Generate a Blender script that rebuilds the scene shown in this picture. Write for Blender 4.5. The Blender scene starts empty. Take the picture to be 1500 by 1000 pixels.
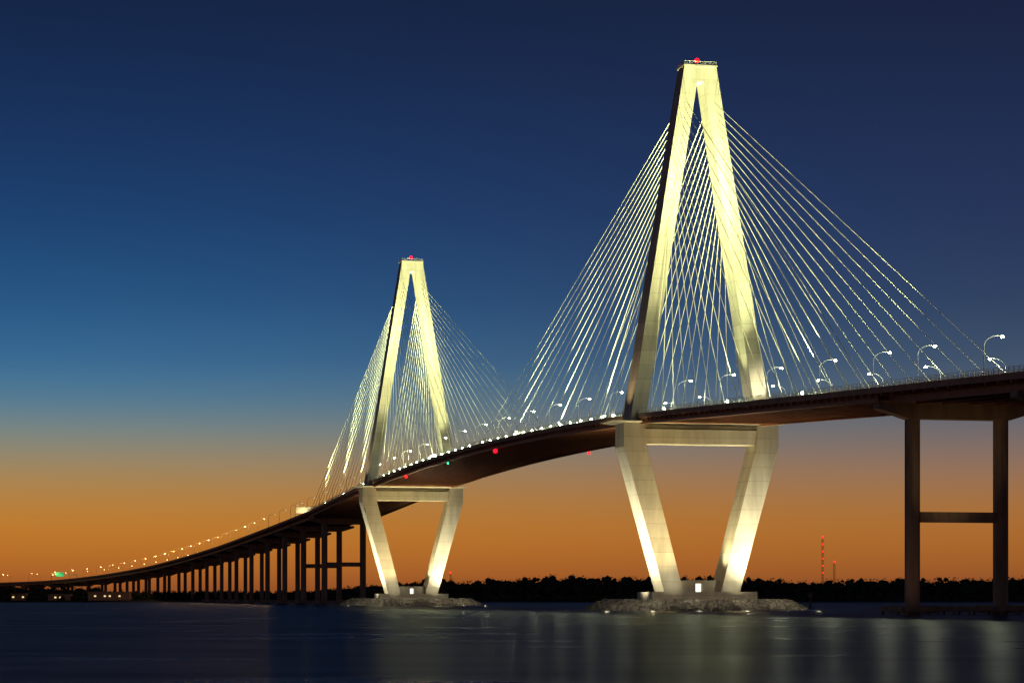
import bpy, math, random
import numpy as np
from mathutils import Vector
random.seed(7); rng=np.random.default_rng(7)
scn=bpy.context.scene
scn.view_settings.view_transform='Standard'; scn.view_settings.look='None'; scn.view_settings.exposure=0
ZOOM=1.0; ZX=750; ZY=500

def lin(h):
    h=h.lstrip('#'); o=[]
    for i in (0,2,4):
        c=int(h[i:i+2],16)/255
        o.append(c/12.92 if c<=0.04045 else ((c+0.055)/1.055)**2.4)
    return (*o,1)

# ------------------------------------------------------------ materials
def new_mat(name):
    m=bpy.data.materials.new(name); m.use_nodes=True
    nt=m.node_tree; b=nt.nodes['Principled BSDF']
    return m,nt,b
def noise_mat(name,c1,c2,scale=1.0,rough=0.7,metal=0.0,bump=0.0,stretch=(1,1,1),detail=6):
    m,nt,b=new_mat(name)
    tc=nt.nodes.new('ShaderNodeTexCoord'); mp=nt.nodes.new('ShaderNodeMapping'); mp.inputs['Scale'].default_value=stretch
    n=nt.nodes.new('ShaderNodeTexNoise'); n.inputs['Scale'].default_value=scale; n.inputs['Detail'].default_value=detail
    r=nt.nodes.new('ShaderNodeValToRGB'); r.color_ramp.elements[0].position=.3; r.color_ramp.elements[1].position=.7
    r.color_ramp.elements[0].color=(*c1,1); r.color_ramp.elements[1].color=(*c2,1)
    L=nt.links.new
    L(tc.outputs['Object'],mp.inputs['Vector']); L(mp.outputs[0],n.inputs['Vector']); L(n.outputs[0],r.inputs[0]); L(r.outputs[0],b.inputs['Base Color'])
    b.inputs['Roughness'].default_value=rough; b.inputs['Metallic'].default_value=metal
    if bump:
        bp=nt.nodes.new('ShaderNodeBump'); bp.inputs['Strength'].default_value=bump; bp.inputs['Distance'].default_value=.2
        L(n.outputs[0],bp.inputs['Height']); L(bp.outputs[0],b.inputs['Normal'])
    return m
def emis(name,col,st):
    m,nt,b=new_mat(name)
    b.inputs['Base Color'].default_value=(*[min(c,.8) for c in col],1); b.inputs['Emission Color'].default_value=(*col,1); b.inputs['Emission Strength'].default_value=st
    return m

def concrete_tower():
    m,nt,b=new_mat('tower_concrete'); L=nt.links.new
    tc=nt.nodes.new('ShaderNodeTexCoord'); sep=nt.nodes.new('ShaderNodeSeparateXYZ'); L(tc.outputs['Object'],sep.inputs[0])
    mu=nt.nodes.new('ShaderNodeMath'); mu.operation='DIVIDE'; mu.inputs[1].default_value=4.6; L(sep.outputs['Z'],mu.inputs[0])
    fr=nt.nodes.new('ShaderNodeMath'); fr.operation='FRACT'; L(mu.outputs[0],fr.inputs[0])
    lt=nt.nodes.new('ShaderNodeMath'); lt.operation='LESS_THAN'; lt.inputs[1].default_value=.04; L(fr.outputs[0],lt.inputs[0])
    fl=nt.nodes.new('ShaderNodeMath'); fl.operation='FLOOR'; L(mu.outputs[0],fl.inputs[0])
    wn=nt.nodes.new('ShaderNodeTexWhiteNoise'); wn.noise_dimensions='1D'; L(fl.outputs[0],wn.inputs['W'])
    mp=nt.nodes.new('ShaderNodeMapping'); mp.inputs['Scale'].default_value=(1,1,.18); L(tc.outputs['Object'],mp.inputs[0])
    n=nt.nodes.new('ShaderNodeTexNoise'); n.inputs['Scale'].default_value=.35; n.inputs['Detail'].default_value=8; n.inputs['Roughness'].default_value=.65; L(mp.outputs[0],n.inputs[0])
    r=nt.nodes.new('ShaderNodeValToRGB'); r.color_ramp.elements[0].position=.3; r.color_ramp.elements[1].position=.68
    r.color_ramp.elements[0].color=(.33,.30,.25,1); r.color_ramp.elements[1].color=(.48,.45,.39,1); L(n.outputs[0],r.inputs[0])
    mr=nt.nodes.new('ShaderNodeMapRange'); mr.inputs['To Min'].default_value=.88; mr.inputs['To Max'].default_value=1.08; L(wn.outputs[0],mr.inputs[0])
    sub=nt.nodes.new('ShaderNodeMath'); sub.operation='MULTIPLY_ADD'; sub.inputs[1].default_value=-.26; L(lt.outputs[0],sub.inputs[0]); L(mr.outputs[0],sub.inputs[2])
    mx=nt.nodes.new('ShaderNodeVectorMath'); mx.operation='SCALE'; L(r.outputs[0],mx.inputs[0]); L(sub.outputs[0],mx.inputs['Scale'])
    L(mx.outputs[0],b.inputs['Base Color']); b.inputs['Roughness'].default_value=.8
    return m
M_tow=concrete_tower()
M_con=noise_mat('pier_concrete',(.20,.14,.09),(.38,.28,.19),.4,.85,stretch=(1,1,.25))
M_fas=noise_mat('fascia_concrete',(.34,.20,.11),(.48,.31,.18),.3,.8)
M_steel=noise_mat('weathering_steel',(.24,.10,.045),(.38,.17,.08),.5,.6)
M_rail=noise_mat('railing_metal',(.45,.46,.40),(.6,.6,.52),1,.45,.3)
M_cable=noise_mat('cable_sheath',(.74,.74,.58),(.84,.84,.68),.2,.95)
M_pole=noise_mat('galvanised_pole',(.38,.40,.37),(.5,.52,.48),2,.6,.1)
M_asph=noise_mat('asphalt',(.04,.04,.04),(.065,.063,.06),1.5,.9)
M_paint=noise_mat('road_paint',(.7,.7,.68),(.8,.8,.78),3,.7)
M_rock=noise_mat('riprap_rock',(.09,.09,.075),(.36,.34,.29),.6,.9,bump=.4)
M_leaf=noise_mat('foliage',(.012,.018,.008),(.05,.06,.025),.25,.9)
M_bark=noise_mat('bark',(.05,.035,.025),(.09,.065,.045),2,.9)
M_white=emis('lamp_white',(.80,1.0,.62),90)
M_warm=emis('lamp_warm',(1.0,.66,.26),10)
M_dim=emis('lamp_dim',(1.0,.85,.55),1.3)
M_red=emis('beacon_red',(1,.002,.006),9)
M_green=emis('lamp_green',(.01,1,.35),5)
M_door=emis('lit_doorway',(1,.95,.75),1.3)

# ------------------------------------------------------------ mesh builder
class MB:
    def __init__(s): s.v=[]; s.f=[]; s.m=[]
    def hexa(s,p,mi=0):
        b=len(s.v); s.v+= [tuple(x) for x in p]
        for f in ((0,3,2,1),(4,5,6,7),(0,1,5,4),(1,2,6,5),(2,3,7,6),(3,0,4,7)):
            s.f.append(tuple(b+i for i in f)); s.m.append(mi)
    def tube(s,p0,p1,r0,r1=None,n=6,mi=0,cap=True):
        r1=r0 if r1 is None else r1
        p0=Vector(p0);p1=Vector(p1); d=(p1-p0).normalized()
        u=d.cross(Vector((0,0,1)));
        if u.length<1e-3: u=Vector((1,0,0))
        u.normalize(); w=u.cross(d)
        b=len(s.v)
        for p,r in ((p0,r0),(p1,r1)):
            for i in range(n):
                a=2*math.pi*i/n; s.v.append(tuple(p+u*math.cos(a)*r+w*math.sin(a)*r))
        for i in range(n):
            j=(i+1)%n; s.f.append((b+i,b+j,b+n+j,b+n+i)); s.m.append(mi)
        if cap:
            s.f.append(tuple(b+i for i in range(n))[::-1]); s.m.append(mi); s.f.append(tuple(b+n+i for i in range(n))); s.m.append(mi)
    def ball(s,c,r,mi=0,sz=(1,1,1),n=8,k=5):
        b=len(s.v)
        for j in range(1,k):
            th=math.pi*j/k
            for i in range(n):
                a=2*math.pi*i/n
                s.v.append((c[0]+r*sz[0]*math.sin(th)*math.cos(a),c[1]+r*sz[1]*math.sin(th)*math.sin(a),c[2]+r*sz[2]*math.cos(th)))
        t=len(s.v); s.v.append((c[0],c[1],c[2]+r*sz[2])); s.v.append((c[0],c[1],c[2]-r*sz[2]))
        for i in range(n):
            j=(i+1)%n
            s.f.append((t,b+i,b+j)); s.m.append(mi)
            s.f.append((t+1,b+(k-2)*n+j,b+(k-2)*n+i)); s.m.append(mi)
            for q in range(k-2):
                s.f.append((b+q*n+i,b+(q+1)*n+i,b+(q+1)*n+j,b+q*n+j)); s.m.append(mi)
    def box(s,c,h,mi=0):
        x,y,z=c;a,b,d=h
        s.hexa([(x-a,y-b,z-d),(x+a,y-b,z-d),(x+a,y+b,z-d),(x-a,y+b,z-d),(x-a,y-b,z+d),(x+a,y-b,z+d),(x+a,y+b,z+d),(x-a,y+b,z+d)],mi)
    def mesh(s,name,mats):
        me=bpy.data.meshes.new(name); me.from_pydata(s.v,[],s.f)
        for m in mats: me.materials.append(m)
        me.polygons.foreach_set('material_index',s.m); me.update(); return me
    def obj(s,name,mats,parent=None):
        o=bpy.data.objects.new(name,s.mesh(name,mats)); scn.collection.objects.link(o)
        if parent: o.parent=parent
        return o
def empty(name):
    o=bpy.data.objects.new(name,None); scn.collection.objects.link(o); return o

# ------------------------------------------------------------ bridge alignment
OX,OY=59.7,789.0; DL=(-.236,.9717); DT=(.9717,.236)
SP=471.0
def hfun(s):
    d=abs(s-SP/2)
    if d<291: return 66-4*(d/235.5)**2
    return 66-4*(291/235.5)**2-(d-291)*.042
def st(s): return (OX+DL[0]*s,OY+DL[1]*s)
kn=[(*st(SP+100),hfun(SP+100)),(*st(SP+203),hfun(SP+203)),(-221,1908,40.3),(-328,2259,30),(-438.6,2512,22.3),(-535,2620,19),(-700,2720,16),(-1000,2820,13),(-1400,2880,10)]
def cr(p0,p1,p2,p3,t):
    return tuple(.5*((2*b)+(-a+c)*t+(2*a-5*b+4*c-d)*t*t+(-a+3*b-3*c+d)*t**3) for a,b,c,d in zip(p0,p1,p2,p3))
pts=[]
for i in range(1,len(kn)-2):
    for k in range(40): pts.append(cr(kn[i-1],kn[i],kn[i+1],kn[i+2],k/40))
S0=SP+203; cum=[S0]
for a,b in zip(pts,pts[1:]): cum.append(cum[-1]+math.dist(a[:2],b[:2]))
SEND=cum[-1]-5
cumA=np.array(cum); ptsA=np.array(pts)
def frame(s):
    if s<=S0: return st(s),DL,hfun(s)
    f=lambda q:[float(np.interp(q,cumA,ptsA[:,k])) for k in range(3)]
    a=f(s); b=f(s+4); c=f(max(S0,s-4)); dx,dy=b[0]-c[0],b[1]-c[1]; l=math.hypot(dx,dy)
    return (a[0],a[1]),(dx/l,dy/l),a[2]
def wf(s): return 1.0 if s<700 else max(.8,1-.2*(s-700)/400)
def P(s,t,z,absz=False):
    c,d,h=frame(s); t=t*wf(s)
    return (c[0]+d[1]*t,c[1]-d[0]*t,(z if absz else h+z))
def sweep(mb,slist,sec,mi=0):
    n=len(sec); b=len(mb.v)
    for s in slist:
        for t,z in sec: mb.v.append(P(s,t,z))
    for k in range(len(slist)-1):
        for i in range(n):
            j=(i+1)%n
            mb.f.append((b+k*n+i,b+(k+1)*n+i,b+(k+1)*n+j,b+k*n+j)); mb.m.append(mi)
    mb.f.append(tuple(b+i for i in range(n))); mb.m.append(mi)
    e=b+(len(slist)-1)*n
    mb.f.append(tuple(e+i for i in range(n))[::-1]); mb.m.append(mi)
def R(t0,t1,z0,z1): return [(t0,z0),(t1,z0),(t1,z1),(t0,z1)]
def pbox(mb,s0,s1,t0,t1,z0,z1,mi=0,absz=False):
    mb.hexa([P(s0,t0,z0,absz),P(s0,t1,z0,absz),P(s1,t1,z0,absz),P(s1,t0,z0,absz),P(s0,t0,z1,absz),P(s0,t1,z1,absz),P(s1,t1,z1,absz),P(s1,t0,z1,absz)],mi)

bridge=empty('cable_stayed_bridge')
SB=-430
full=list(np.arange(SB,S0,6.0))+[S0]+list(np.arange(S0+8,SEND,9.0))
cabl=list(np.linspace(-203,S0,150))
appR=list(np.linspace(SB,-203,38)); appL=[s for s in full if s>=S0]
# deck slab + parapets
mb=MB()
sweep(mb,full,R(-21.5,21.5,-.45,0))
for sg in (-1,1):
    a,b=sorted((sg*21.5,sg*21.1)); sweep(mb,full,R(a,b,.003,.75))
    a,b=sorted((sg*17.4,sg*17.0)); sweep(mb,full,R(a,b,.003,.85))
    a,b=sorted((sg*21.75,sg*21.503)); sweep(mb,full,R(a,b,-.75,.55))
sweep(mb,full,R(-.3,.3,.003,.9))
mb.obj('deck_slab',[M_fas],bridge)
mb=MB(); sweep(mb,full,R(-16.9,-.4,.004,.03)); sweep(mb,full,R(.4,16.9,.004,.03)); mb.obj('roadway',[M_asph],bridge)
mb=MB()
for t in (-16.2,-1.1,1.1,16.2): sweep(mb,full,R(t-.08,t+.08,.034,.038))
for s in np.arange(SB,SEND-6,12):
    for t in (-12.4,-8.6,-4.8,4.8,8.6,12.4): pbox(mb,s,s+3,t-.08,t+.08,.036,.040)
mb.obj('lane_markings',[M_paint],bridge)
# steel: edge girders + floor beams in cable region
mb=MB()
for sg in (-1,1):
    a=sg*20.2
    sweep(mb,cabl,R(a-.15,a+.15,-2.45,-.453)); sweep(mb,cabl,R(a-.5,a+.5,-2.6,-2.453))
for t in (-7,7): sweep(mb,cabl,R(t-.2,t+.2,-1.7,-.456))
for s in np.arange(-200,S0,4.9):
    pbox(mb,s-.12,s+.12,-19.95,19.95,-2.0,-.46); pbox(mb,s-.35,s+.35,-19.9,19.9,-2.15,-2.003)
# approach girders
for seg in (appR,appL):
    for t in (-17.5,-10.5,-3.5,3.5,10.5,17.5):
        sweep(mb,seg,R(t-.15,t+.15,-2.9,-.455)); sweep(mb,seg,R(t-.45,t+.45,-3.05,-2.903))
    for s in np.arange(seg[0]+2,min(seg[-1],S0+900),6.5):
        pbox(mb,s-.2,s+.2,-17,17,-2.2,-.8)
        for sg in (-1,1):
            a,b=sorted((sg*17.7,sg*21.3)); pbox(mb,s-.25,s+.25,a,b,-1.35,-.458)
for sg in (-1,1):
    for s in np.arange(-200,S0,4.9):
        a,b=sorted((sg*20.4,sg*21.4)); pbox(mb,s-.22,s+.22,a,b,-1.7,-.458)
mb.obj('steel_girders',[M_steel],bridge)
# railings
mb=MB()
def railing(t,s0,s1,z0,h,step):
    ss=np.arange(s0,s1,step)
    for s in ss: pbox(mb,s-.06,s+.06,t-.06,t+.06,z0,z0+h)
    sl=list(ss)
    for k,zz in enumerate(np.linspace(z0+.25,z0+h,4)):
        sweep(mb,sl,R(t-.045,t+.045,zz-.045,zz+.045))
railing(-21.3,-300,SP+203,.753,1.3,2.5); railing(21.3,-300,SP+203,.753,1.3,2.5); railing(17.2,-300,SP+203,.853,.7,4); railing(-17.2,-300,SP+203,.853,.9,4)
mb.obj('railings',[M_rail],bridge)

# ------------------------------------------------------------ towers
def tower(s0):
    mb=MB()
    cx,cy=st(s0)
    def W(l,t,z): return (cx+DL[0]*l+DT[0]*t,cy+DL[1]*l+DT[1]*t,z)
    def seg(z0,a0,b0,l0,z1,a1,b1,l1,mi=0):
        mb.hexa([W(-l0,a0,z0),W(-l0,b0,z0),W(l0,b0,z0),W(l0,a0,z0),W(-l1,a1,z1),W(-l1,b1,z1),W(l1,b1,z1),W(l1,a1,z1)],mi)
    outer=lambda z:23.5-(z-62)*.1611
    inner=lambda z:18.5-(z-62)*.1617
    def Lh(z): return 4.7-(z-62)/113*1.1
    for sg in (-1,1):
        def S(z0,o0,i0,l0,z1,o1,i1,l1):
            a0,b0=sorted((sg*i0,sg*o0)); a1,b1=sorted((sg*i1,sg*o1)); seg(z0,a0,b0,l0,z1,a1,b1,l1)
        S(59.9,outer(59.9),inner(59.9),4.75,169.5,outer(169.5),inner(169.5),Lh(169.5))
        # lower legs
        S(52,26,18.4,5.0,59.7,26,19.2,4.9)
        S(5.9,12.7,6.4,5.5,51.99,25.9,18.4,5.0)
    seg(169.52,-outer(169.5),outer(169.5),Lh(169.5),174.4,-outer(174.4),outer(174.4),Lh(174))
    seg(174.42,-outer(175)-.35,outer(175)+.35,Lh(174)+.35,175.0,-outer(175)-.35,outer(175)+.35,Lh(174)+.35)
    # cross beam + overlook slab
    seg(53.2,-19.1,19.1,3.6,57.9,-19.6,19.6,3.6)
    seg(58.3,-19.3,19.3,2.6,59.4,-19.3,19.3,2.6)
    seg(59.71,-27,27,7.0,60.15,-30.5,28.5,7.6)
    # pedestal
    seg(1.0,-19,19,9.5,3.4,-19,19,9.5); seg(3.42,-17.6,17.6,8.4,5.88,-17.6,17.6,8.4)
    # strut wall between feet
    seg(5.89,-6.3,-1.2,2,9.6,-7.2,-1.2,1.8); seg(5.89,1.2,6.3,2,9.6,1.2,7.2,1.8)
    seg(8.6,-1.18,1.18,2,9.6,-1.18,1.18,1.9)
    o=mb.obj('tower',[M_tow],bridge)
    # doorway lit, in wall opening
    mb=MB()
    def seg2(z0,z1,a,b,l0,l1,mi=0): mb.hexa([W(l0,a,z0),W(l0,b,z0),W(l1,b,z0),W(l1,a,z0),W(l0,a,z1),W(l0,b,z1),W(l1,b,z1),W(l1,a,z1)],mi)
    seg2(5.9,8.55,-.7,1.0,-.8,-.6); mb.obj('service_doorway',[M_door],bridge)
    # top railing + beacons
    mb=MB(); zt=175.0
    ot=outer(175); lt=Lh(174)
    cs=[(-lt,-ot),(-lt,ot),(lt,ot),(lt,-ot)]
    for k in range(4):
        a=cs[k]; b=cs[(k+1)%4]
        for z in (.55,1.1): mb.tube(W(a[0],a[1],zt+z),W(b[0],b[1],zt+z),.06,n=4)
        for q in range(6):
            l=a[0]+(b[0]-a[0])*q/6; t=a[1]+(b[1]-a[1])*q/6
            mb.tube(W(l,t,zt),W(l,t,zt+1.1),.06,n=4)
    mb.tube(W(0,0,zt),W(0,0,zt+1.6),.25,n=8); mb.ball(W(0,0,zt+2.1),.75,1)
    mb.obj('beacon_platform',[M_rail,M_red],bridge)
    # cables
    mb=MB()
    for sg in (-1,1):
        for dr in (-1,1):
            outward = (s0<100 and dr<0) or (s0>100 and dr>0)
            for i in range(16):
                d=16+i*(12.2 if outward else 13.9)
                z=124+i*2.6
                tt=sg*((outer(z)+inner(z))/2)
                a=Vector(P(s0+dr*d,sg*20.6,.3)); b=Vector(W(dr*Lh(z),tt,z))
                mb.tube(a,b,.10 if s0<100 else .115,n=8,cap=False)
                q=a+(b-a).normalized()*3.0
                mb.tube(a,q,.18,n=6)
    o=mb.obj('stay_cables',[M_cable],bridge)
    o.data.polygons.foreach_set('use_smooth',[True]*len(o.data.polygons))
    # anchor floodlight fixtures
    mb=MB()
    for sg in (-1,1):
        for dr in (-1,1):
            outward = (s0<100 and dr<0) or (s0>100 and dr>0)
            for i in range(1,16,1 if (not outward and sg<0) else (2 if not outward else 5)):
                d=16+i*(12.2 if outward else 13.9)
                c=P(s0+dr*(d-1),sg*19.6,1.0); mb.box(c,(.3,.3,.25),0); mb.ball((c[0],c[1],c[2]+.5),.36,1)
    mb.obj('deck_floodlights',[M_pole,M_white],bridge)
    return W
W1=tower(0); W2=tower(SP)

# ------------------------------------------------------------ bents
mb=MB()
def bent(s,strut=True,base=True):
    h=frame(s)[2]; top=h-3.08
    hw=11.5
    for sg in (-1,1):
        # octagonal columns
        n=8; b=len(mb.v)
        for zz in (-1,top-3.2):
            for i in range(n):
                a=math.pi/8+i*math.pi/4
                mb.v.append(P(s+1.84*math.cos(a),sg*hw+1.84*math.sin(a),zz,True))
        for i in range(n):
            j=(i+1)%n; mb.f.append((b+i,b+j,b+n+j,b+n+i)); mb.m.append(0)
        if base: pbox(mb,s-4.5,s+4.5,sg*hw-4.2,sg*hw+4.2,.4,2.2,0,True)
    # hammerhead cap
    c=lambda l,t,z:P(s+l,t,z,True)
    for (t0,z0,t1,z1) in ((-20.8,top-1.3,-13.2,top-3.6),(-13.2,top-3.6,13.2,top-3.6),(13.2,top-3.6,20.8,top-1.3)):
        mb.hexa([c(-1.9,t0,z0),c(-1.9,t1,z1),c(1.9,t1,z1),c(1.9,t0,z0),c(-1.9,t0,top),c(-1.9,t1,top),c(1.9,t1,top),c(1.9,t0,top)])
    if strut: pbox(mb,s-1.2,s+1.2,-hw+1.6,hw-1.6,22.2,24.7,0,True)
    if base: pbox(mb,s-2.2,s+2.2,-hw+4.25,hw-4.25,.7,1.9,0,True)
for s in (-203,-279,-355): bent(s)
s=S0; k=0
while s<SEND-20:
    land=frame(s)[0][1]>1990
    bent(s,frame(s)[2]>50,not land); s+=76 if s<S0+800 else 50
mb.obj('approach_piers',[M_con],bridge)
# fender beam round right pier
mb=MB()
for l in (-7.5,7.5): pbox(mb,-203+l-.6,-203+l+.6,-16.5,24,.9,2.0,0,True)
for t in np.arange(-16,24,4):
    for l in (-7.5,7.5):
        p=P(-203+l,t,0); mb.tube((p[0],p[1],-2),(p[0],p[1],.95),.35,n=8)
pbox(mb,-210.5,-195.5,-17.4,-16.5,.9,2.0,0,True); pbox(mb,-210.5,-195.5,24,24.9,.9,2.0,0,True)
mb.obj('pier_fender',[M_con],bridge)
# navigation lights
def nav(s,t,m,r=.5):
    mb=MB(); p=P(s,t,-3.4); mb.tube((p[0],p[1],p[2]+.9),p,.08,n=6,mi=0); mb.ball(p,r,1); mb.obj('navigation_light',[M_pole,m],bridge)
nav(198,-20.2,M_red,.8); nav(204,20.2,M_red,.5); nav(288,-20.2,M_green,.4); nav(382,-20.2,M_red,.6)

# ------------------------------------------------------------ street lamps
def lampmesh(bulb,name,br=.36):
    mb=MB()
    mb.tube((0,0,0),(0,0,.5),.26,.22,8); mb.tube((0,0,.5),(0,0,7.2),.13,.09,8)
    prev=(0,0,7.2)
    for k in range(1,9):
        a=math.pi/2*k/8*1.08
        q=(3.4*(1-math.cos(a)),0,7.2+2.3*math.sin(a)); mb.tube(prev,q,.08,.075,6); prev=q
    mb.hexa([(prev[0]-.2,-.17,prev[2]-.08),(prev[0]+.9,-.15,prev[2]-.12),(prev[0]+.9,.15,prev[2]-.12),(prev[0]-.2,.17,prev[2]-.08),
             (prev[0]-.2,-.12,prev[2]+.10),(prev[0]+.8,-.1,prev[2]+.04),(prev[0]+.8,.1,prev[2]+.04),(prev[0]-.2,.12,prev[2]+.10)])
    mb.ball((prev[0]+.4,0,prev[2]-.2),br,1,(1.1,.8,.7))
    return mb.mesh(name,[M_pole,bulb])
ML=lampmesh(M_white,'street_lamp'); MLw=lampmesh(M_warm,'street_lamp_sodium',.34); MLd=lampmesh(M_dim,'street_lamp_dim',.3)
def lightdata(kind,name,en,col,size=.3,ang=None,blend=.5):
    l=bpy.data.lights.new(name,kind); l.energy=en; l.color=col; l.shadow_soft_size=size
    if kind=='SPOT': l.spot_size=ang; l.spot_blend=blend
    return l
LD=lightdata('POINT','lamp_light',3200,(.95,1,.66),.4)
LD2=lightdata('POINT','lamp_light_warm',6000,(1,.55,.2),.4)
def lamp(s,side,me,ld=None):
    t=side*20.75
    c,d,h=frame(s)
    o=bpy.data.objects.new('street_lamp',me); scn.collection.objects.link(o)
    o.location=P(s,t,.01)
    rx,ry=d[1]*-side,-d[0]*-side
    o.rotation_euler=(0,0,math.atan2(ry,rx))
    if ld:
        l=bpy.data.objects.new('lamp_glow',ld); scn.collection.objects.link(l); l.parent=o; l.location=(4.6,0,8.6)
for s in (-264,-228,-201,-165,-125,-85,-45): lamp(s,-1,ML,LD)
for s in (-226,-186,-146,-106,-66,-26): lamp(s,1,ML,LD)
for s in range(30,471,40): lamp(s,-1,ML,LD); lamp(s+18,1,ML,LD)
for s in range(500,int(S0)+60,45): lamp(s,-1,MLd); lamp(s+20,1,MLd)
s=S0+70
while s<SEND-30:
    if s<S0+480: lamp(s,-1,MLd,LD2 if s>S0+200 else None); lamp(s+22,1,MLd)
    else: lamp(s,-1,MLw,LD2); lamp(s+22,1,MLw)
    s+=48

# ------------------------------------------------------------ floodlights on towers, plus added fill lights
def spot(p,tgt,en,ang,col,blend=.6,size=.6,name='flood_or_fill_light'):
    l=lightdata('SPOT',name,en,col,size,math.radians(ang),blend)
    o=bpy.data.objects.new(name,l); scn.collection.objects.link(o); o.location=p
    o.rotation_euler=(Vector(tgt)-Vector(p)).to_track_quat('-Z','Y').to_euler(); o.parent=bridge
YG=(.93,1.0,.45); WW=(1.0,.86,.42); WH=(1.0,.91,.56)
for W in (W1,W2):
    for dr in (-1,1):
        k=1 if dr<0 else .5
        spot(W(dr*60,0,66),W(0,0,156),1.7e6*k,36,YG,1)
        spot(W(dr*30,9,65),W(0,13,112),2.6e5*k,34,YG,1)
        spot(W(dr*24,14,64),W(dr*3,20.5,72),5e4*k,44,WH,1)
    spot(W(-2,13,64),W(0,-3,165),1.6e5,46,YG,1); spot(W(-2,-13,64),W(0,6,150),8e4,46,YG,1)
    for t in (-30,28): spot(W(0,t,61),W(0,math.copysign(12,t),120),1.2e4,80,(1,.72,.35),1)  # dim warm fill added to lift the dark outer leg faces
    # cable washers
    for dr in (-1,1):
        for t in (-21.4,0):
            for d,tz,e in ((35,125,2.3e5),(95,120,2.9e5),(160,112,4.2e5)):
                spot(W(dr*d,t,66.5),W(dr*d*.62,t*.5,tz),e,80,(.97,1.0,.45),1,.6)
    # lower legs, from the island
    spot(W(-24,16,3.4),W(-5,18,24),1.7e5,75,WH,1); spot(W(-28,-6,3.4),W(-5,-17,32),1.2e5,66,(1,.80,.38),1)
    spot(W(-5,-36,3.4),W(0,-19,24),2.1e5,76,WH,1); spot(W(-3,0,10.5),W(-2,20,40),5e4,70,WW,1)
    spot(W(-20,6,3.4),W(-4,0,56),2.1e5,56,(1,.86,.34),1); spot(W(-3,0,10.5),W(-2,-20,40),4e4,70,WW,1)
    spot(W(24,0,3.4),W(5,0,40),6e4,90,WW,1)
    spot(W(-16,-10,7),W(-5.5,-11,13),4e3,100,WH,1); spot(W(-16,11,7),W(-5.5,11,13),5e3,100,WH,1)
    spot(W(-2,-27,6),W(0,-13,12),1.6e4,80,WH,1)
    for t in (-36,-22,-8,8,22,34):
        l=bpy.data.objects.new('island_light',lightdata('POINT','island_light',900,(1,.88,.6),.3)); scn.collection.objects.link(l); l.location=W(-29+abs(t)*.25,t,7.5); l.parent=bridge  # fill lights added above the rocks to brighten them, no fixtures
    spot(W(-16,0,6.2),W(-90,0,58),1.3e5,80,(1,.6,.32),1); spot(W(16,0,6.2),W(60,0,62),3e4,80,(1,.7,.45),1)  # added spots, stand in for tower light spilling onto the deck underside
p=P(-222,-8,3,True); spot(p,P(-203,0,48,True),9e3,50,(1,.70,.36),1)  # added warm fill to brighten the pier cap, no lamp there
p=P(-222,-20,3,True); spot(p,P(-203,-11,20,True),1.2e3,90,(1,.6,.33),1)  # weak fill added for the near pier column

# ------------------------------------------------------------ rock islands
def island(W):
    mb=MB()
    n=48; rings=[(1.0,-1.0),(.93,.8),(.82,2.6),(.0,2.9)]
    A,B=36.5,27
    idx=[]
    for r,z in rings[:-1]:
        row=[]
        for i in range(n):
            a=2*math.pi*i/n; k=r*(1+.03*math.sin(3*a+1)+.02*math.sin(7*a))
            row.append(len(mb.v)); mb.v.append(W(B*k*math.sin(a),A*k*math.cos(a),z))
        idx.append(row)
    c=len(mb.v); mb.v.append(W(0,0,2.9))
    for q in range(2):
        for i in range(n):
            j=(i+1)%n; mb.f.append((idx[q][i],idx[q][j],idx[q+1][j],idx[q+1][i])); mb.m.append(0)
    for i in range(n): mb.f.append((idx[2][i],idx[2][(i+1)%n],c)); mb.m.append(0)
    for _ in range(2400):
        a=random.uniform(0,2*math.pi); r=random.uniform(.76,1.0); k=r*(1+.03*math.sin(3*a+1)+.02*math.sin(7*a))
        z=np.interp(r,[.76,.82,.93,1.0],[2.8,2.8,1.1,-.3])
        p=W(B*k*math.sin(a),A*k*math.cos(a),float(z)); rad=random.uniform(.45,1.35)
        jit=[random.uniform(.7,1.25) for _ in range(8)]; th=random.uniform(0,6.28)
        corners=[(-1,-1,-.7),(1,-1,-.7),(1,1,-.7),(-1,1,-.7),(-.7,-.7,.7),(.7,-.7,.7),(.7,.7,.7),(-.7,.7,.7)]
        pp=[]
        for (x,y,z2),jj in zip(corners,jit):
            x,y=x*math.cos(th)-y*math.sin(th),x*math.sin(th)+y*math.cos(th)
            pp.append((p[0]+x*rad*jj*.8,p[1]+y*rad*jj*.8,p[2]+z2*rad*jj*.8))
        mb.hexa(pp)
    mb.obj('rock_island',[M_rock])
island(W1); island(W2)

# ------------------------------------------------------------ water + ground
me=MB(); me.v=[(-9000,-400,0),(9000,-400,0),(9000,14000,0),(-9000,14000,0)]; me.f=[(0,1,2,3)]; me.m=[0]
m,nt,b=new_mat('river_water'); L=nt.links.new
b.inputs['Base Color'].default_value=(.016,.045,.10,1); b.inputs['IOR'].default_value=1.33
b.inputs['Anisotropic'].default_value=.9
cx=nt.nodes.new('ShaderNodeCombineXYZ'); cx.inputs[1].default_value=1.0; L(cx.outputs[0],b.inputs['Tangent'])
tc=nt.nodes.new('ShaderNodeTexCoord'); mp=nt.nodes.new('ShaderNodeMapping'); mp.inputs['Scale'].default_value=(.30,.9,1)
n1=nt.nodes.new('ShaderNodeTexNoise'); n1.inputs['Scale'].default_value=1; n1.inputs['Detail'].default_value=5; n1.inputs['Roughness'].default_value=.65
bp=nt.nodes.new('ShaderNodeBump'); bp.inputs['Strength'].default_value=.4; bp.inputs['Distance'].default_value=.3
mp2=nt.nodes.new('ShaderNodeMapping'); mp2.inputs['Scale'].default_value=(.03,.07,1)
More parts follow.
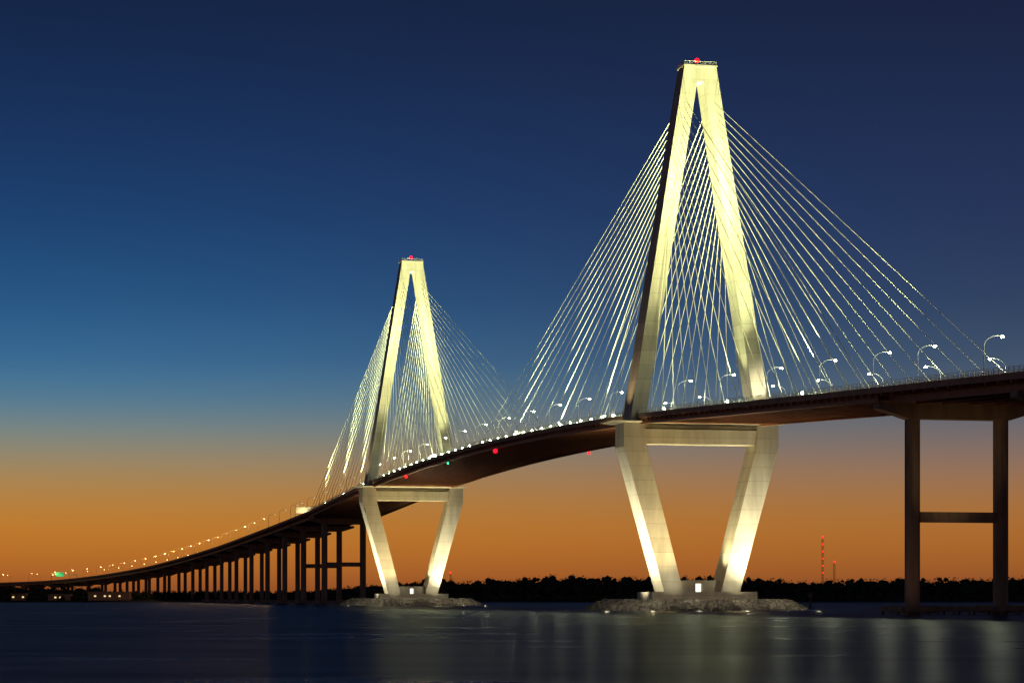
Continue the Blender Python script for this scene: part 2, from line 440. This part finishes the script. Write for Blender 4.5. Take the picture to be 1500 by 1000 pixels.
n2=nt.nodes.new('ShaderNodeTexNoise'); n2.inputs['Scale'].default_value=1; n2.inputs['Detail'].default_value=6
mr=nt.nodes.new('ShaderNodeMapRange'); mr.inputs['From Min'].default_value=.3; mr.inputs['From Max'].default_value=.7; mr.inputs['To Min'].default_value=.26; mr.inputs['To Max'].default_value=.34
L(tc.outputs['Object'],mp.inputs[0]); L(mp.outputs[0],n1.inputs[0]); L(n1.outputs[0],bp.inputs['Height']); L(bp.outputs[0],b.inputs['Normal'])
L(tc.outputs['Object'],mp2.inputs[0]); L(mp2.outputs[0],n2.inputs[0]); L(n2.outputs[0],mr.inputs[0]); L(mr.outputs[0],b.inputs['Roughness'])
me.obj('water',[m])
mb=MB()
xs=np.concatenate([np.linspace(-9000,-1000,12)[:-1],np.linspace(-1000,1000,120),np.linspace(1000,9000,12)[1:]])
for x in xs:
    y0=1985+18*math.sin(x/90)+10*math.sin(x/31+1)
    for dy,z in ((0,-.5),(10,.8),(40,1.6),(13000,2.0)): mb.v.append((x,y0+dy,z))
for i in range(len(xs)-1):
    for k in range(3): a=i*4+k; mb.f.append((a,a+4,a+5,a+1)); mb.m.append(0)
mb.obj('ground',[noise_mat('marsh_ground',(.02,.022,.012),(.06,.05,.03),.05,.95)])

# ------------------------------------------------------------ tree line
def treeline():
    ico=np.array([(0,0,1),(.89,0,.45),(.28,.85,.45),(-.72,.53,.45),(-.72,-.53,.45),(.28,-.85,.45),(.72,.53,-.45),(-.28,.85,-.45),(-.89,0,-.45),(-.28,-.85,-.45),(.72,-.53,-.45),(0,0,-1)])
    fi=[(0,1,2),(0,2,3),(0,3,4),(0,4,5),(0,5,1),(1,6,2),(2,7,3),(3,8,4),(4,9,5),(5,10,1),(6,7,2),(7,8,3),(8,9,4),(9,10,5),(10,6,1),(11,7,6),(11,8,7),(11,9,8),(11,10,9),(11,6,10)]
    mb=MB()
    def env(x,y):
        px=750+3582*x/y
        H=21+1.3*math.sin(x/60)+.8*math.sin(x/23)
        if px<150: H=13
        elif px<460: H=10
        elif px<640: H=10+(px-460)/180*10.5
        return H
    def clump(c,s):
        v=ico*s*rng.uniform(.6,1.3,(12,1))*np.array([1.1,1.1,.8])+np.array(c)
        b=len(mb.v); mb.v.extend([tuple(q) for q in v.tolist()]); mb.f.extend([tuple(b+i for i in f) for f in fi]); mb.m.extend([0]*20)
    for row,(yy,sc) in enumerate(((2028,.78),(2040,.9),(2055,1.0),(2072,1.0),(2090,1.03))):
        x=-950.0
        while x<950:
            x+=rng.uniform(4,7); y=yy+rng.uniform(-6,6)
            H=env(x,y)*sc*rng.uniform(.86,1.08); rad=H*rng.uniform(.24,.34)
            mb.tube((x,y,1),(x,y,H*.55),.35,.2,5,1)
            for q in range(2):
                a=rng.uniform(0,6.28); mb.tube((x,y,H*.35),(x+math.cos(a)*rad*.7,y+math.sin(a)*rad*.7,H*.7),.16,.08,4,1,False)
            for c in range(9):
                a=rng.uniform(0,6.28); rr=rad*math.sqrt(rng.uniform(0,1)); u=rng.uniform(0,1)
                k=(1-.5*u)
                clump((x+math.cos(a)*rr*k,y+math.sin(a)*rr*k,H*(.25+.60*u)),rng.uniform(.36,.6)*rad*(1.15-.35*u))
            if row>1:
              for c in range(34):
                a=rng.uniform(0,6.28); u=rng.uniform(.3,1); rr=rad*rng.uniform(.4,1.0)*(1.1-.65*u)
                p=np.array([x+math.cos(a)*rr,y+math.sin(a)*rr,H*(.25+.70*u)])
                tri=p+rng.normal(0,.6,(3,3)); b=len(mb.v); mb.v.extend([tuple(q) for q in tri.tolist()]); mb.f.append((b,b+1,b+2)); mb.m.append(0)
    for yy,k in ((2012,.16),(2048,.35),(2080,.55)):
        x=-950
        while x<950:
            x+=rng.uniform(2.2,3.6); y=yy+rng.uniform(-4,4); H=env(x,y)
            z=0
            while z<H*k+1:
                s=rng.uniform(1.8,3.0); clump((x,y,1+z),s); z+=2.6
    mb.obj('distant_trees',[M_leaf,M_bark])
treeline()

# ------------------------------------------------------------ radio masts
M_mast=noise_mat('mast_paint',(.4,.08,.05),(.55,.3,.25),.1,.6)
def mast(x,y,H,n):
    mb=MB(); r=1.3
    cs=[(x+r*math.cos(a),y+r*math.sin(a)) for a in (0.3,2.4,4.5)]
    for c in cs: mb.tube((c[0],c[1],1),(c[0],c[1],H),.16,n=4,mi=0)
    z=1
    while z<H-4:
        for k in range(3):
            a=cs[k];b2=cs[(k+1)%3]; mb.tube((a[0],a[1],z),(b2[0],b2[1],z+4),.1,n=3,mi=0)
        z+=4
    for k in range(n):
        zz=H-(H-22)*k/max(1,n)*.95; mb.ball((x,y-r-.3,zz),.95 if k==0 else .6,1,n=8)
    mb.obj('radio_mast',[M_mast,M_red])
mast((1205-750)/3582*2900,2900,(874-786)/(3582/2900)+4,6)
mast((1222-750)/3582*3000,3000,(874-822)/(3582/3000)+4,1)
mast((660-750)/3582*3400,3400,(874-838)/(3582/3400)+4,1)
# channel marker
mb=MB(); cx,cy=(1187-750)/3582*900,900
for dx,dy in ((-.6,-.5),(.6,-.5),(0,.7)): mb.tube((cx+dx,cy+dy,-2),(cx+dx*.3,cy+dy*.3,5),.18,n=6)
mb.tube((cx,cy,4.8),(cx,cy,6.6),.1,n=6); mb.hexa([(cx-.9,cy-.5,4.2),(cx+.9,cy-.5,4.2),(cx+.9,cy-.42,4.2),(cx-.9,cy-.42,4.2),(cx-.9,cy-.5,5.9),(cx+.9,cy-.5,5.9),(cx+.9,cy-.42,5.9),(cx-.9,cy-.42,5.9)])
mb.obj('channel_marker',[M_bark])
# ------------------------------------------------------------ overhead sign gantries
def gantry(s,t0,t1,zp,hp,mat,light):
    g=empty('overhead_sign_gantry')
    mb=MB()
    for t in (-18.4,18.4): mb.tube(P(s,t,.1),P(s,t,7.6),.3,.25,8)
    for z in (6.3,7.6):
        for l in (-.6,.6): mb.tube(P(s+l,-18.4,z),P(s+l,18.4,z),.12,n=5)
    for t in np.arange(-18.4,18,2.3): mb.tube(P(s-.6,t,6.3),P(s-.6,t+2.3,7.6),.08,n=4)
    mb.obj('truss',[M_pole],g)
    mb=MB(); pbox(mb,s-.95,s-.8,t0,t1,zp,zp+hp); mb.obj('sign_panel',[mat],g)
    p=P(s-7,(t0+t1)/2,zp+.5); l=bpy.data.objects.new('sign_light',lightdata('POINT','sign_light',light,(1,.85,.5),.3)); scn.collection.objects.link(l); l.location=p; l.parent=g
gantry(S0+60,-19,-9,3.6,3.6,noise_mat('sign_cream',(.7,.62,.42),(.8,.72,.5),1,.6),2800)
sg=float(cumA[np.argmin(np.abs(ptsA[:,0]/ptsA[:,1]-(95-750)/3582))])
gantry(sg,-12,-1,4.6,4.5,noise_mat('sign_green',(.01,.22,.12),(.015,.28,.15),1,.9),3000)

# ------------------------------------------------------------ far-left low buildings
M_win=emis('lit_window',(1,.72,.35),1.1)
def building(x,y,w,d,h):
    g=empty('waterfront_building')
    mb=MB(); mb.box((x,y,1.5+h/2),(w/2,d/2,h/2)); mb.box((x,y,1.5+h+.35),(w/2+.4,d/2+.4,.33)); mb.obj('walls',[M_fas],g)
    mb=MB()
    for k in range(int(w/4)):
        if (k*7+int(w))%5<3: mb.box((x-w/2+2+k*4,y-d/2-.03,1.5+h*.55),(.8,.06,.6)); 
    mb.obj('windows',[M_win],g)
building(-331,2012,34,12,6.5); building(-372,2014,18,12,4.5); building(-405,2010,12,10,5)

# ------------------------------------------------------------ sky
w=bpy.data.worlds.new('World'); scn.world=w; w.use_nodes=True; nt=w.node_tree; L=nt.links.new
bg=nt.nodes['Background']
tc=nt.nodes.new('ShaderNodeTexCoord'); sp=nt.nodes.new('ShaderNodeSeparateXYZ'); L(tc.outputs['Generated'],sp.inputs[0])
mz=nt.nodes.new('ShaderNodeMath'); mz.operation='MULTIPLY'; mz.inputs[1].default_value=3.0; L(sp.outputs['Z'],mz.inputs[0])
def ramp(stops):
    r=nt.nodes.new('ShaderNodeValToRGB'); e=r.color_ramp.elements; r.color_ramp.interpolation='B_SPLINE'
    ps=[]
    for y,c in stops:
        tn=(874-y)/3582; z=tn/math.sqrt(1+tn*tn); ps.append((max(0,min(1,z*3)),lin(c)))
    e[0].position,e[0].color=ps[0]; e[1].position,e[1].color=ps[-1]
    for p,c in ps[1:-1]: q=e.new(p); q.color=c
    L(mz.outputs[0],r.inputs[0]); return r
left=ramp([(874,'8a4724'),(840,'ac622a'),(790,'c07829'),(740,'b98039'),(690,'a2875b'),(640,'7d877f'),(590,'527c94'),(530,'376994'),(440,'265482'),(320,'1d406f'),(160,'182f57'),(0,'152545'),(-300,'0f1a33')])
right=ramp([(874,'7e4426'),(840,'9a582a'),(790,'ac692c'),(740,'a6703b'),(690,'93705a'),(640,'73696a'),(590,'56606e'),(530,'3f5068'),(440,'303f5e'),(320,'26355a'),(160,'1f2b4c'),(0,'1b2440'),(-300,'121a30')])
mx=nt.nodes.new('ShaderNodeMapRange'); mx.interpolation_type='SMOOTHSTEP'; mx.inputs['From Min'].default_value=-.22; mx.inputs['From Max'].default_value=.26; L(sp.outputs['X'],mx.inputs[0])
mix=nt.nodes.new('ShaderNodeMix'); mix.data_type='RGBA'; L(mx.outputs[0],mix.inputs[0]); L(left.outputs[0],mix.inputs[6]); L(right.outputs[0],mix.inputs[7])
my=nt.nodes.new('ShaderNodeMapRange'); my.interpolation_type='SMOOTHSTEP'; my.inputs['From Min'].default_value=-.6; my.inputs['From Max'].default_value=.8; my.inputs['To Min'].default_value=.85; L(sp.outputs['Y'],my.inputs[0])
vs=nt.nodes.new('ShaderNodeVectorMath'); vs.operation='SCALE'; L(mix.outputs[2],vs.inputs[0]); L(my.outputs[0],vs.inputs['Scale'])
L(vs.outputs[0],bg.inputs[0]); bg.inputs[1].default_value=1.0

# ------------------------------------------------------------ camera
cam=bpy.data.cameras.new('camera'); co=bpy.data.objects.new('camera',cam); scn.collection.objects.link(co); scn.camera=co
co.location=(0,0,4.2); co.rotation_euler=(math.pi/2,0,0)
cam.sensor_width=36; cam.lens=36*3582/1500*ZOOM; cam.shift_x=(ZX-750)/1500*ZOOM; cam.shift_y=(874-ZY)/1500*ZOOM; cam.clip_start=1; cam.clip_end=30000
